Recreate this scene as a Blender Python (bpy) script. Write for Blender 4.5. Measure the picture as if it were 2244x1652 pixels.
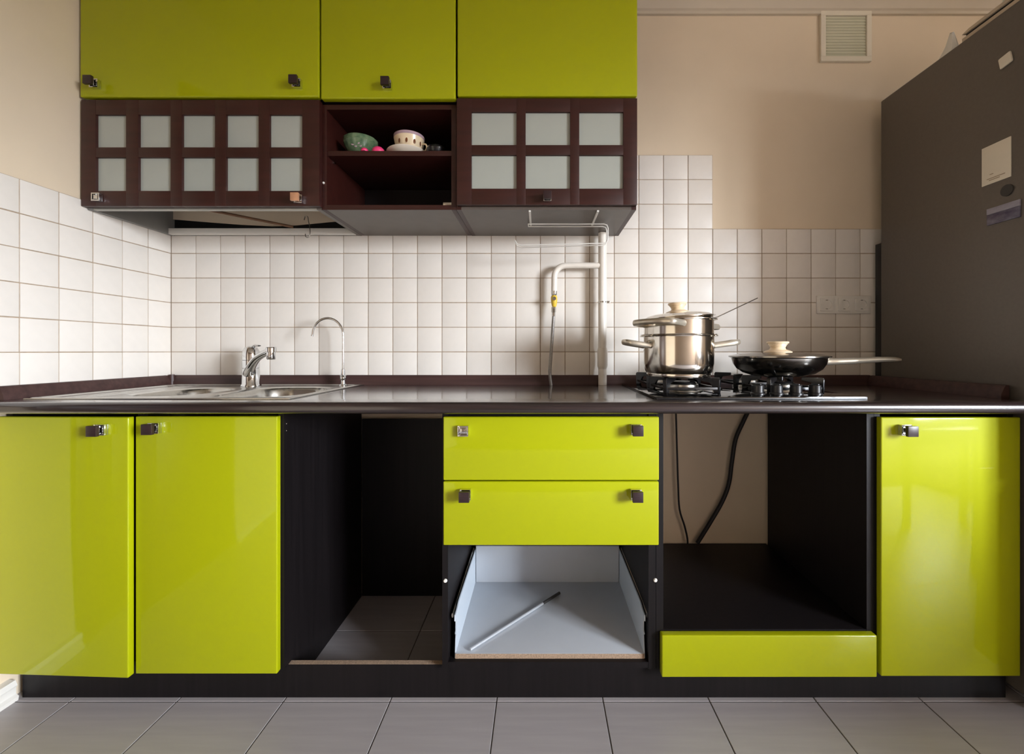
import bpy, bmesh, math, random
from mathutils import Vector, Matrix
random.seed(7)
C = bpy.context.scene.collection
for o in list(bpy.data.objects): bpy.data.objects.remove(o)

# ------------------------------------------------------------------ camera
F, CX, CY, CH = 926.0, 1183.0, 769.0, 0.987      # focal length (px of 2244), vanishing point, eye height
cd = bpy.data.cameras.new('camera'); cam = bpy.data.objects.new('camera', cd); C.objects.link(cam)
cd.sensor_fit = 'HORIZONTAL'; cd.sensor_width = 36.0
cd.lens = F / 2244 * 36.0
cd.shift_x = -(CX - 1122) / 2244; cd.shift_y = -(826 - CY) / 2244
cd.clip_start = 0.02
cam.location = (0, 0, CH); cam.rotation_euler = (math.pi / 2, 0, 0)
bpy.context.scene.camera = cam
# ------------------------------------------------------------------ world, daylight, exposure
w = bpy.data.worlds.new('world'); bpy.context.scene.world = w; w.use_nodes = True
wt = w.node_tree; bg = wt.nodes['Background']
# overcast sky above the horizon, darker ground below it
tcw = wt.nodes.new('ShaderNodeTexCoord'); sep = wt.nodes.new('ShaderNodeSeparateXYZ'); rpw = wt.nodes.new('ShaderNodeValToRGB')
wt.links.new(tcw.outputs['Generated'], sep.inputs[0])
mrw = wt.nodes.new('ShaderNodeMapRange'); mrw.inputs['From Min'].default_value = -1.0
wt.links.new(sep.outputs['Z'], mrw.inputs['Value']); wt.links.new(mrw.outputs['Result'], rpw.inputs['Fac'])
rpw.color_ramp.elements[0].position = 0.47; rpw.color_ramp.elements[0].color = (0.09, 0.085, 0.08, 1)
rpw.color_ramp.elements[1].position = 0.53; rpw.color_ramp.elements[1].color = (0.90, 0.97, 1.06, 1)
wt.links.new(rpw.outputs['Color'], bg.inputs[0]); bg.inputs[1].default_value = 120.0
WIN = dict(x=3.40, y0=-2.25, y1=-0.75, z0=0.80, z1=2.10)      # window in the right wall, behind the camera
def portal(sx, sy, loc, rot):
    ld = bpy.data.lights.new('window_portal', 'AREA'); lo = bpy.data.objects.new('window_portal', ld); C.objects.link(lo)
    ld.shape = 'RECTANGLE'; ld.size = sx; ld.size_y = sy; ld.cycles.is_portal = True
    lo.location = loc; lo.rotation_euler = rot
portal(1.30, 1.50, (3.51, -1.50, 1.45), (0, math.pi / 2, 0))
vs = bpy.context.scene.view_settings
bpy.context.scene.display_settings.display_device = 'sRGB'
vs.view_transform = 'Standard'; vs.look = 'None'; vs.exposure = 0.0; vs.gamma = 1.0; vs.use_curve_mapping = False

def at(px, py, Y):
    return ((px - CX) * Y / F, Y, CH - (py - CY) * Y / F)
def ax(px, Y): return (px - CX) * Y / F
def az(py, Y): return CH - (py - CY) * Y / F

# ------------------------------------------------------------------ materials
def srgb(r, g, b):
    f = lambda c: c / 12.92 if c <= 0.04045 else ((c + 0.055) / 1.055) ** 2.4
    return (f(r / 255), f(g / 255), f(b / 255), 1)
def mat(name, col, rough=0.5, metal=0.0, noise=0.0, scale=(20, 20, 20), bump=0.0, spec=0.5, coat=0.0, rand=0.0, col2=None, detail=3.0, coat_rough=0.05):
    m = bpy.data.materials.new(name); m.use_nodes = True
    nt = m.node_tree; b = nt.nodes['Principled BSDF']
    b.inputs['Base Color'].default_value = col
    b.inputs['Roughness'].default_value = rough; b.inputs['Metallic'].default_value = metal
    b.inputs['Specular IOR Level'].default_value = spec
    b.inputs['Coat Weight'].default_value = coat; b.inputs['Coat Roughness'].default_value = coat_rough
    if noise or bump or col2:
        tc = nt.nodes.new('ShaderNodeTexCoord'); mp = nt.nodes.new('ShaderNodeMapping')
        mp.inputs['Scale'].default_value = scale
        nz = nt.nodes.new('ShaderNodeTexNoise'); nz.inputs['Scale'].default_value = 1.0; nz.inputs['Detail'].default_value = detail
        nt.links.new(tc.outputs['Object'], mp.inputs['Vector']); nt.links.new(mp.outputs['Vector'], nz.inputs['Vector'])
        if noise or col2:
            rp = nt.nodes.new('ShaderNodeValToRGB')
            c2 = col2 if col2 else tuple(min(1, c * (1 + noise)) for c in col[:3]) + (1,)
            c1 = col if col2 else tuple(c * (1 - noise) for c in col[:3]) + (1,)
            rp.color_ramp.elements[0].color = c1; rp.color_ramp.elements[1].color = c2
            rp.color_ramp.elements[0].position = 0.3; rp.color_ramp.elements[1].position = 0.7
            nt.links.new(nz.outputs['Fac'], rp.inputs['Fac'])
            src = rp.outputs['Color']
            if rand:
                oi = nt.nodes.new('ShaderNodeObjectInfo'); hs = nt.nodes.new('ShaderNodeHueSaturation')
                mr = nt.nodes.new('ShaderNodeMapRange'); mr.inputs['To Min'].default_value = 1 - rand; mr.inputs['To Max'].default_value = 1 + rand
                nt.links.new(oi.outputs['Random'], mr.inputs['Value']); nt.links.new(mr.outputs['Result'], hs.inputs['Value'])
                nt.links.new(src, hs.inputs['Color']); src = hs.outputs['Color']
            nt.links.new(src, b.inputs['Base Color'])
        if bump:
            bp = nt.nodes.new('ShaderNodeBump'); bp.inputs['Strength'].default_value = bump; bp.inputs['Distance'].default_value = 0.002
            nt.links.new(nz.outputs['Fac'], bp.inputs['Height']); nt.links.new(bp.outputs['Normal'], b.inputs['Normal'])
    return m
M = {}
M['lime'] = mat('lime_lacquer', srgb(162, 167, 7), 0.45, noise=0.012, scale=(3, 3, 3), coat=0.6, spec=0.08, coat_rough=0.06)
M['wenge'] = mat('dark_wenge_laminate', srgb(19, 15, 16), 0.5, noise=0.25, scale=(90, 90, 2.5), bump=0.03, spec=0.25)
M['wenge_h'] = mat('dark_wenge_worktop', srgb(38, 28, 28), 0.3, noise=0.45, scale=(3, 60, 90), spec=0.3, detail=5, coat=1.0, coat_rough=0.13)
M['frame'] = mat('reddish_dark_wood', srgb(52, 20, 15), 0.42, noise=0.2, scale=(5, 60, 60), bump=0.03)
M['inner'] = mat('dark_cabinet_inside', srgb(22, 14, 14), 0.6, noise=0.15, scale=(5, 40, 40), spec=0.3)
M['under'] = mat('brown_grey_underside', srgb(94, 85, 78), 0.4, noise=0.06, scale=(20, 20, 20))  # dark laminate toned greyer, bounce light on the undersides put into the colour
M['plaster'] = mat('peach_painted_plaster', srgb(224, 206, 180), 0.85, noise=0.02, scale=(6, 6, 6), bump=0.08)
M['doorwood'] = mat('brown_door_wood', srgb(74, 48, 34), 0.4, noise=0.2, scale=(30, 30, 3), bump=0.03)
M['plaster2'] = mat('tan_wall_paint', srgb(150, 130, 112), 0.85, noise=0.03, scale=(6, 6, 6), bump=0.08)
M['ceil'] = mat('white_ceiling_paint', srgb(196, 188, 176), 0.9, noise=0.01, scale=(4, 4, 4))
M['cornice'] = mat('pale_cornice', srgb(205, 192, 172), 0.8, noise=0.01, scale=(4, 4, 4))
M['tile'] = mat('cream_glazed_tile', srgb(230, 223, 214), 0.38, spec=0.35, noise=0.012, scale=(40, 40, 40), bump=0.02, rand=0.012)
M['grout'] = mat('sandy_grout', srgb(172, 153, 132), 0.9, noise=0.12, scale=(60, 60, 60))
M['floor'] = mat('grey_floor_tile', srgb(164, 158, 159), 0.4, noise=0.07, scale=(3, 45, 20), bump=0.04, rand=0.02)
M['fgrout'] = mat('dark_floor_grout', srgb(70, 64, 60), 0.9, noise=0.1, scale=(40, 40, 40))
M['white'] = mat('white_plastic', srgb(226, 222, 214), 0.4, noise=0.01, scale=(20, 20, 20))
M['whitepaint'] = mat('white_pipe_paint', srgb(236, 228, 216), 0.35, noise=0.015, scale=(30, 30, 30), bump=0.03)
M['chrome'] = mat('chrome', srgb(215, 215, 215), 0.08, 1.0, noise=0.02, scale=(30, 30, 30))
M['satin'] = mat('brushed_steel', srgb(196, 194, 188), 0.24, 1.0, noise=0.04, scale=(4, 120, 120))
M['pot'] = mat('polished_steel', srgb(214, 208, 198), 0.12, 1.0, noise=0.03, scale=(10, 10, 60))
M['pan'] = mat('pan_steel', srgb(150, 146, 140), 0.16, 1.0, noise=0.03, scale=(10, 10, 60))
M['cream'] = mat('cream_plastic', srgb(236, 212, 178), 0.3, noise=0.02, scale=(40, 40, 40))
M['black'] = mat('black_plastic', srgb(20, 19, 20), 0.35, noise=0.1, scale=(40, 40, 40))
M['bglass'] = mat('black_glass', srgb(12, 12, 13), 0.06, noise=0.1, scale=(40, 40, 40), spec=0.6)
M['iron'] = mat('black_enamel_iron', srgb(22, 21, 22), 0.25, noise=0.15, scale=(60, 60, 60))
M['opal'] = mat('frosted_glass', srgb(166, 170, 162), 0.12, noise=0.02, scale=(10, 10, 10), spec=0.5)
M['opalb'] = mat('burner_alu', srgb(190, 186, 178), 0.3, 1.0, noise=0.05, scale=(60, 60, 60))
M['fridge'] = mat('anthracite_fridge_steel', srgb(104, 97, 89), 0.42, 0.3, noise=0.04, scale=(120, 120, 120), bump=0.02)
M['wood'] = mat('dark_knob_wood', srgb(44, 28, 30), 0.35, noise=0.3, scale=(30, 30, 200))
M['copper'] = mat('copper_knob_reflection', srgb(214, 160, 124), 0.35, 0.4, noise=0.08, scale=(60, 60, 60))  # copper tone paints light reflected off the knob block
M['drawer'] = mat('pale_grey_drawer_board', srgb(188, 192, 198), 0.4, noise=0.015, scale=(20, 20, 20))
M['drawmet'] = mat('pale_drawer_metal', srgb(198, 208, 218), 0.35, noise=0.01, scale=(20, 20, 20))
M['chip'] = mat('raw_chipboard', srgb(158, 134, 112), 0.85, noise=0.3, scale=(250, 250, 250), bump=0.3)
M['yellow'] = mat('yellow_valve', srgb(226, 190, 60), 0.35, noise=0.04, scale=(60, 60, 60))
M['hose'] = mat('grey_braided_hose', srgb(140, 136, 132), 0.4, 0.5, noise=0.2, scale=(400, 400, 300))
M['rubber'] = mat('black_rubber_cable', srgb(24, 20, 20), 0.55, noise=0.1, scale=(60, 60, 60))
M['brownrod'] = mat('brown_wood_rod', srgb(120, 84, 56), 0.6, noise=0.15, scale=(5, 60, 60))
M['pink'] = mat('pink_plastic', srgb(232, 60, 120), 0.35, noise=0.03, scale=(40, 40, 40))
M['china'] = mat('white_china', srgb(232, 222, 206), 0.2, noise=0.01, scale=(40, 40, 40))
M['cuppat'] = mat('patterned_china', srgb(236, 214, 180), 0.2, scale=(55, 55, 45), col2=srgb(226, 208, 176), detail=1)
M['mauve'] = mat('mauve_rim_glaze', srgb(176, 150, 160), 0.2, noise=0.1, scale=(60, 60, 60))
M['brownpat'] = mat('brown_motif_glaze', srgb(112, 66, 36), 0.3, noise=0.2, scale=(80, 80, 80))
M['greenpat'] = mat('green_floral_glaze', srgb(60, 92, 66), 0.12, scale=(60, 60, 60), col2=srgb(112, 132, 100), detail=4)
M['handle'] = mat('cast_metal_handle', srgb(214, 204, 186), 0.28, 0.75, noise=0.03, scale=(40, 40, 40))
M['upst'] = mat('brown_upstand_laminate', srgb(66, 45, 42), 0.45, noise=0.25, scale=(3, 60, 60), bump=0.03, spec=0.35)
M['rodmetal'] = mat('dull_rod_metal', srgb(206, 210, 216), 0.3, 0.45, noise=0.03, scale=(60, 60, 60))
M['dim'] = mat('dark_grey', srgb(52, 49, 47), 0.5, noise=0.05, scale=(40, 40, 40))
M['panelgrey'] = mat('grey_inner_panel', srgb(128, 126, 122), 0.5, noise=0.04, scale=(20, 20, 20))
M['card'] = mat('ivory_card', srgb(226, 216, 196), 0.7, noise=0.015, scale=(40, 40, 40))
M['ink'] = mat('faded_brown_print', srgb(168, 150, 124), 0.8, noise=0.1, scale=(200, 200, 200))
M['photo'] = mat('purple_grey_print', srgb(60, 50, 78), 0.35, scale=(14, 30, 60), col2=srgb(120, 116, 130), detail=4)
M['photo2'] = mat('pale_lilac_print', srgb(150, 146, 158), 0.35, noise=0.12, scale=(20, 40, 90))
M['cloth'] = mat('pale_green_cloth', srgb(176, 196, 170), 0.9, scale=(30, 30, 30), col2=srgb(222, 226, 214), detail=2)
M['board'] = mat('beige_board', srgb(196, 178, 154), 0.8, noise=0.04, scale=(30, 30, 30))
M['paper'] = mat('white_paper', srgb(232, 228, 218), 0.85, noise=0.02, scale=(40, 40, 40))
M['grille'] = mat('grey_green_mesh', srgb(186, 186, 158), 0.8, scale=(7, 7, 9), col2=srgb(216, 210, 188), detail=1)
M['mark'] = mat('bluegrey_alu', srgb(170, 168, 160), 0.35, 0.6, noise=0.05, scale=(5, 60, 60))
gm = bpy.data.materials.new('window_glass'); gm.use_nodes = True
nt = gm.node_tree; nt.nodes.remove(nt.nodes['Principled BSDF'])
tr = nt.nodes.new('ShaderNodeBsdfTransparent'); gl = nt.nodes.new('ShaderNodeBsdfGlossy'); gl.inputs['Roughness'].default_value = 0.02
mx = nt.nodes.new('ShaderNodeMixShader')
mx.inputs[0].default_value = 0.07; nt.links.new(tr.outputs[0], mx.inputs[1]); nt.links.new(gl.outputs[0], mx.inputs[2])
nt.links.new(mx.outputs[0], nt.nodes['Material Output'].inputs['Surface']); M['glass'] = gm

# ------------------------------------------------------------------ mesh helpers
def box(bm, x0, x1, y0, y1, z0, z1, bev=0.0, seg=2, mi=0):
    if x0 > x1: x0, x1 = x1, x0
    if y0 > y1: y0, y1 = y1, y0
    if z0 > z1: z0, z1 = z1, z0
    vs_ = [bm.verts.new(p) for p in ((x0, y0, z0), (x1, y0, z0), (x1, y1, z0), (x0, y1, z0), (x0, y0, z1), (x1, y0, z1), (x1, y1, z1), (x0, y1, z1))]
    fs = [bm.faces.new([vs_[i] for i in q]) for q in ((3, 2, 1, 0), (4, 5, 6, 7), (0, 1, 5, 4), (1, 2, 6, 5), (2, 3, 7, 6), (3, 0, 4, 7))]
    for f in fs: f.material_index = mi
    if bev:
        es = set(e for f in fs for e in f.edges)
        bmesh.ops.bevel(bm, geom=list(es), offset=bev, segments=seg, profile=0.6, affect='EDGES', material=mi)
    return bm
def BX(*a, **k): return box(bmesh.new(), *a, **k)
def sweep(bm, pts, r, n=10, ry=None, up=None, caps=True, mi=0):
    """tube through pts; r radius or list; ry second radius (along the up direction)"""
    P = [Vector(p) for p in pts]; N = len(P); rings = []
    prev = None
    for i, p in enumerate(P):
        t = (P[min(i + 1, N - 1)] - P[max(i - 1, 0)]).normalized()
        if up is not None:
            u = Vector(up); u = (u - t * u.dot(t)).normalized()
        elif prev is None:
            a = Vector((0, 0, 1)) if abs(t.z) < 0.9 else Vector((1, 0, 0))
            u = (a - t * a.dot(t)).normalized()
        else:
            u = (prev - t * prev.dot(t)).normalized()
        prev = u; s = t.cross(u)
        ra = r[i] if isinstance(r, (list, tuple)) else r
        rb = (ry[i] if isinstance(ry, (list, tuple)) else ry) if ry else ra
        rings.append([bm.verts.new(p + s * ra * math.cos(2 * math.pi * k / n) + u * rb * math.sin(2 * math.pi * k / n)) for k in range(n)])
    for a, b in zip(rings, rings[1:]):
        for k in range(n):
            bm.faces.new((a[k], a[(k + 1) % n], b[(k + 1) % n], b[k])).material_index = mi
    if caps:
        bm.faces.new(rings[0][::-1]).material_index = mi; bm.faces.new(rings[-1]).material_index = mi
    return bm
def lathe(bm, prof, cx, cy, n=40, mi=0):
    """prof: (r, z) pairs, revolved about a vertical axis"""
    rings = []
    for r, z in prof:
        if r < 1e-6: rings.append([bm.verts.new((cx, cy, z))])
        else: rings.append([bm.verts.new((cx + r * math.cos(2 * math.pi * k / n), cy + r * math.sin(2 * math.pi * k / n), z)) for k in range(n)])
    for a, b in zip(rings, rings[1:]):
        for k in range(n):
            q = [a[k % len(a)], a[(k + 1) % n % len(a)], b[(k + 1) % n % len(b)], b[k % len(b)]]
            u = []
            for v in q:
                if v not in u: u.append(v)
            if len(u) > 2: bm.faces.new(u).material_index = mi
    return bm
def prism(bm, poly, axis, a0, a1):
    """extrude a 2D polygon along an axis; poly in the other two coordinates (in xyz order)"""
    def p3(q, a):
        return {'x': (a, q[0], q[1]), 'y': (q[0], a, q[1]), 'z': (q[0], q[1], a)}[axis]
    A = [bm.verts.new(p3(q, a0)) for q in poly]; B = [bm.verts.new(p3(q, a1)) for q in poly]
    n = len(poly)
    for i in range(n): bm.faces.new((A[i], A[(i + 1) % n], B[(i + 1) % n], B[i]))
    bm.faces.new(A[::-1]); bm.faces.new(B)
    return bm
def smooth_path(pts, n=8):
    P = [Vector(p) for p in pts]; out = []
    for i in range(len(P) - 1):
        p0, p1, p2, p3 = P[max(i - 1, 0)], P[i], P[i + 1], P[min(i + 2, len(P) - 1)]
        for k in range(n):
            t = k / n
            out.append(0.5 * ((2 * p1) + (-p0 + p2) * t + (2 * p0 - 5 * p1 + 4 * p2 - p3) * t * t + (-p0 + 3 * p1 - 3 * p2 + p3) * t ** 3))
    out.append(P[-1]); return out

W = {}   # world origin of each object
def obj(name, bm, m, parent=None, sharp=35):
    bmesh.ops.recalc_face_normals(bm, faces=bm.faces[:])
    xs = [v.co.x for v in bm.verts]; ys = [v.co.y for v in bm.verts]; zs = [v.co.z for v in bm.verts]
    c = Vector(((min(xs) + max(xs)) / 2, (min(ys) + max(ys)) / 2, min(zs)))
    bmesh.ops.translate(bm, verts=bm.verts[:], vec=-c)
    me = bpy.data.meshes.new(name); bm.to_mesh(me); bm.free()
    for p in me.polygons: p.use_smooth = True
    me.set_sharp_from_angle(angle=math.radians(sharp))
    for mm in (m if isinstance(m, (list, tuple)) else [m]): me.materials.append(mm)
    o = bpy.data.objects.new(name, me); C.objects.link(o)
    if parent is not None:
        o.parent = parent; o.location = c - W[parent.name]
    else: o.location = c
    W[o.name] = c
    return o
def tag(o, label, cat, group=None, kind=None):
    o['label'] = label; o['category'] = cat
    if group: o['group'] = group
    if kind: o['kind'] = kind
    return o
def thing(name, loc, label, cat, group=None):
    o = bpy.data.objects.new(name, None); C.objects.link(o); o.location = loc; o.empty_display_size = 0.05
    W[o.name] = Vector(loc)
    return tag(o, label, cat, group)
def struct(name, bm, m):
    o = obj(name, bm, m); o['kind'] = 'structure'; return o
def place(name, me, loc, parent):
    o = bpy.data.objects.new(name, me); C.objects.link(o); o.parent = parent; o.location = Vector(loc) - W[parent.name]
    return o

# ------------------------------------------------------------------ room shell
YW, XL, XR, YF, ZC = 1.722, -1.504, 3.40, -2.3, 2.46
TF = 1.714                                               # face of the back wall tiles
wb = struct('wall_back', BX(XL - 0.1, XR + 0.1, YW, YW + 0.1, 0, ZC), M['plaster'])
wl = struct('wall_left', BX(XL - 0.1, XL, YF, YW, 0, ZC), M['plaster'])
struct('wall_front', BX(XL - 0.1, XR + 0.1, YF - 0.1, YF, 0, ZC), M['plaster2'])
bm = bmesh.new()
box(bm, XR, XR + 0.1, WIN['y1'], YW, 0, ZC); box(bm, XR, XR + 0.1, YF, WIN['y0'], 0, ZC)
box(bm, XR, XR + 0.1, WIN['y0'], WIN['y1'], 0, WIN['z0']); box(bm, XR, XR + 0.1, WIN['y0'], WIN['y1'], WIN['z1'], ZC)
struct('wall_right', bm, M['plaster'])
struct('ceiling', BX(XL - 0.1, XR + 0.1, YF - 0.1, YW + 0.1, ZC, ZC + 0.1), M['ceil'])
bm = bmesh.new()
y0, y1, z0, z1 = WIN['y0'], WIN['y1'], WIN['z0'], WIN['z1']
for a in ((y0, y0 + .06, z0, z1), (y1 - .06, y1, z0, z1), (y0, y1, z0, z0 + .06), (y0, y1, z1 - .06, z1), (-1.53, -1.47, z0, z1)):
    box(bm, XR + .03, XR + .09, *a, bev=.004)
win = struct('window_1', bm, M['white'])
for a, b in ((y0 + .06, -1.53), (-1.47, y1 - .06)):
    obj('pane', BX(XR + .055, XR + .061, a, b, z0 + .06, z1 - .06), M['glass'], win)
# unseen left-wall door, inferred from a dark reflection, added to cut bounce light
bm = bmesh.new()
for a in ((.10, .17, 0, 2.05), (.90, .97, 0, 2.05), (.17, .90, 1.98, 2.05)): box(bm, XL, XL + .018, *a, bev=.003)
d1_ = struct('door_1', bm, M['doorwood'])
obj('leaf', BX(XL + .0002, XL + .010, .171, .899, .005, 1.979, bev=.002), M['doorwood'], d1_)
for z0_, z1_ in ((.15, .85), (1.0, 1.85)): obj('door_panel', BX(XL + .0101, XL + .016, .28, .79, z0_, z1_, bev=.004), M['doorwood'], d1_)
obj('door_handle', sweep(bmesh.new(), [(XL + .0101, .84, 1.0), (XL + .055, .84, 1.0), (XL + .055, .73, 1.0)], .008, 10), M['chrome'], d1_)
fl = struct('floor', BX(XL - 0.1, XR + 0.1, YF - 0.1, YW + 0.1, -0.1, -0.0015), M['fgrout'])
tb = BX(-.1487, .1487, -.1487, .1487, -.006, 0, bev=.001, seg=1)
tme = bpy.data.meshes.new('floor_tile'); tb.to_mesh(tme); tb.free(); tme.materials.append(M['floor'])
for i in range(-1, 17):
    for j in range(12):
        x, y = -1.3229 + 0.15 + 0.3003 * i, 1.19 + 0.45 - 0.3003 * j
        if XL - 0.1 < x < XR and y > YF: place('tile', tme, (x, y, 0), fl)
# cornice below the ceiling on the back wall
prof = [(YW, 2.352), (YW - .012, 2.352), (YW - .014, 2.362), (YW - .022, 2.366), (YW - .030, 2.382), (YW - .05, 2.40), (YW - .058, 2.412), (YW - .075, 2.43), (YW - .095, 2.44), (YW - .095, 2.46), (YW, 2.46)]
struct('trim_1', prism(bmesh.new(), prof, 'x', XL, XR), M['cornice'])
# wall tiles
P = 0.09985
X0, ZT0 = -1.4956, 0.9833
obj('grout', BX(X0 - .008, ax(1921, TF), TF + .0022, YW + .001, .86, ZT0 + 5 * P), M['grout'], wb)
obj('grout', BX(X0 + 18 * P, X0 + 22 * P, TF + .0022, YW + .001, ZT0 + 5 * P, ZT0 + 8 * P), M['grout'], wb)
obj('grout', BX(XL - .001, -1.4985, 0.60, TF + .002, .86, ZT0 + 5 * P), M['grout'], wl)
H = P / 2 - 0.0015
def tile_mesh(z0, z1, left=False):
    b = BX(-.003, .003, -H, H, z0, z1, bev=.0012, seg=2) if left else BX(-H, H, -.003, .003, z0, z1, bev=.0012, seg=2)
    me = bpy.data.meshes.new('wall_tile'); b.to_mesh(me); b.free(); me.materials.append(M['tile'])
    for p in me.polygons: p.use_smooth = True
    me.set_sharp_from_angle(angle=math.radians(50))
    return me
tf, tc_, tfl, tcl = tile_mesh(-H, H), tile_mesh(-.047, H), tile_mesh(-H, H, True), tile_mesh(-.047, H, True)
jit = lambda: random.uniform(-.0003, .0003)
for k in range(0, 30):
    for j in range(-1, 5):
        x = X0 + P * (k + .5)
        if x + H > 1.40: continue
        if j > 4: continue
        place('tile', tc_ if j == -1 else tf, (x + jit(), TF + .003 + jit(), ZT0 + P * (j + .5) + jit()), wb)
for k in range(18, 22):
    for j in range(5, 8): place('tile', tf, (X0 + P * (k + .5) + jit(), TF + .003 + jit(), ZT0 + P * (j + .5) + jit()), wb)
for k in range(0, 10):
    for j in range(-1, 5):
        place('tile', tcl if j == -1 else tfl, (-1.4993 + jit(), TF - P * (k + .5) + .001 + jit(), ZT0 + P * (j + .5) + jit()), wl)
# skirting on the left wall, in front of the plinth
sk = [(XL, 0), (XL + .028, 0), (XL + .030, .012), (XL + .022, .018), (XL + .022, .036), (XL + .026, .042), (XL + .02, .056), (XL, .058)]
bm = prism(bmesh.new(), sk, 'y', YF, .0995); prism(bm, sk, 'y', .9705, 1.196); struct('baseboard_left', bm, M['white'])

# ------------------------------------------------------------------ knobs
def knob(door, x, z, yf, block='wood', rot=None, s=1.0):
    """square chrome base on the door face yf, dark wooden block in front (towards -Y)"""
    bm = bmesh.new(); a = .0145 * s; t = .0035
    box(bm, x - a, x + a, yf - .004, yf - .0004, z - a, z + a, bev=.0008)
    for q in ((-a, a, a - t, a), (-a, a, -a, -a + t), (-a, -a + t, -a + t, a - t), (a - t, a, -a + t, a - t)):
        box(bm, x + q[0], x + q[1], yf - .013, yf - .004, z + q[2], z + q[3], bev=.0006)
    box(bm, x - .0065, x + .0065, yf - (.024 if block else .012), yf - .004, z - .0065, z + .0065, bev=.0008)
    if rot: bmesh.ops.rotate(bm, verts=bm.verts[:], cent=rot[0], matrix=Matrix.Rotation(rot[1], 3, 'Z'))
    b = obj('knob_base', bm, M['chrome'], door)
    if block:
        h = .0142 * s
        bm = BX(x - h, x + h, yf - .033, yf - .0235, z - h, z + h, bev=.0014)
        if rot: bmesh.ops.rotate(bm, verts=bm.verts[:], cent=rot[0], matrix=Matrix.Rotation(rot[1], 3, 'Z'))
        k = obj('knob', bm, M[block], door)
        if block == 'copper': k['label'] = 'knob with reflected light as copper colour'
YD, YCF = 1.166, 1.185          # face of base doors, front of carcasses
DT = .018
def hx(*a, b=.0035): return BX(*a, bev=b, seg=3)

# ------------------------------------------------------------------ base cabinets
def panel(name, par, m, *a, **k):
    if name == 'side_panel' and a[4] == 0:
        return obj(name, prism(bmesh.new(), [(1.2212, 0), (a[3], 0), (a[3], a[5]), (a[2], a[5]), (a[2], .0955), (1.2212, .0955)], 'x', a[0], a[1]), m, par)
    return obj(name, BX(*a, **k), m, par)
sc = thing('base_cabinet', (-1.11, 1.45, 0), 'lime green two-door sink cabinet in the left corner below the steel sink', 'cabinet', 'base cabinets under the worktop')
panel('side_panel', sc, M['wenge'], -.733, -.717, YCF, 1.70, 0, .820, bev=.0008)
panel('side_panel', sc, M['wenge'], -1.494, -1.478, YCF, 1.69, 0, .820, bev=.0008)
panel('bottom_panel', sc, M['wenge'], -1.478, -.733, YCF + .001, 1.69, .100, .116)
panel('partition', sc, M['wenge'], -1.128, -1.112, YCF + .001, 1.20, .116, .815)
hinge = Vector((-1.494, YCF - .004, 0)); ang = math.radians(-2.2)
bm = hx(-1.494, -1.1205, YD - .001, YD + DT - .001, .0955, .8065)
bmesh.ops.rotate(bm, verts=bm.verts[:], cent=hinge, matrix=Matrix.Rotation(ang, 3, 'Z'))
dA = obj('door', bm, M['lime'], sc)
knob(dA, ax(231, 1.157), az(940, 1.157), YD - .001, rot=(hinge, ang))
dB = obj('door', hx(-1.1165, -.7252, YD, YD + DT, .0955, .8065), M['lime'], sc)
knob(dB, ax(344, YD), az(937, YD), YD)
for z in (928, 943):
    obj('screw', lathe(bmesh.new(), [(0, 0), (.0028, 0), (.002, .0015), (0, .002)], 0, 0, 12), M['chrome'], sc)
    o = bpy.context.scene.collection.objects[-1]
    o.location = Vector((-.717, YCF + .012, az(z, 1.197))) - W[sc.name]; o.rotation_euler = (0, math.pi / 2, 0)

dc = thing('drawer_cabinet', (.035, 1.45, 0), 'cabinet with two lime green drawers and an open pale drawer without front', 'cabinet', 'base cabinets under the worktop')
panel('side_panel', dc, M['wenge'], -.2736, -.2576, YCF, 1.70, 0, .820, bev=.0008)
panel('side_panel', dc, M['wenge'], .3050, .3250, YCF, 1.70, 0, .820, bev=.0008)
panel('bottom_panel', dc, M['wenge'], -.2576, .3050, YCF + .001, 1.69, .098, .114)
panel('rail', dc, M['wenge'], -.2576, .3050, YCF + .004, 1.26, .803, .819)
d1 = obj('drawer', hx(ax(971, YD), ax(1444.5, YD), YD, YD + DT, .6300, .8055), M['lime'], dc)
knob(d1, ax(1016, YD), az(943, YD), YD, block=None); knob(d1, ax(1393, YD), az(940, YD), YD)
d2 = obj('drawer', hx(ax(971, YD), ax(1444, YD), YD, YD + DT, .4505, .6265), M['lime'], dc)
knob(d2, ax(1021, YD), az(1081.5, YD), YD); knob(d2, ax(1392.5, YD), az(1081.5, YD), YD)
for d, z0 in ((d1, .66), (d2, .49)):
    bm = bmesh.new()
    box(bm, -.235, -.223, YD + DT, 1.60, z0, z0 + .10); box(bm, .270, .282, YD + DT, 1.60, z0, z0 + .10)
    box(bm, -.223, .270, YD + DT, 1.60, z0, z0 + .012); box(bm, -.223, .270, 1.588, 1.60, z0 + .012, z0 + .10)
    obj('drawer_box', bm, M['drawer'], d)
# the lowest drawer: only its box is left
YA, YB, ZB = 1.200, 1.585, .128
XA0, XA1 = -.241, .298
bx3 = obj('open_drawer', BX(XA0 + .001, XA1 - .001, YA, YB, ZB - .016, ZB, bev=.0004), M['drawer'], dc)
bx3['label'] = 'pale drawer box without a front'
obj('raw_edge', BX(XA0 + .001, XA1 - .001, YA - .0008, YA - .0001, ZB - .0155, ZB - .0005), M['chip'], bx3)
obj('drawer_back', BX(XA0 + .004, XA1 - .004, YB - .014, YB, ZB, .262, bev=.0006), M['drawer'], bx3)
def side(x0, x1):
    pts = [(YA + .001, ZB - .016), (YB, ZB - .016), (YB, .247), (YA + .05, .247), (YA + .03, .240), (YA - .002, .238), (YA - .004, .222), (YA + .012, .220), (YA + .012, .186), (YA + .003, .182), (YA + .012, .172)]
    return prism(bmesh.new(), pts, 'x', x0, x1)
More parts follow.
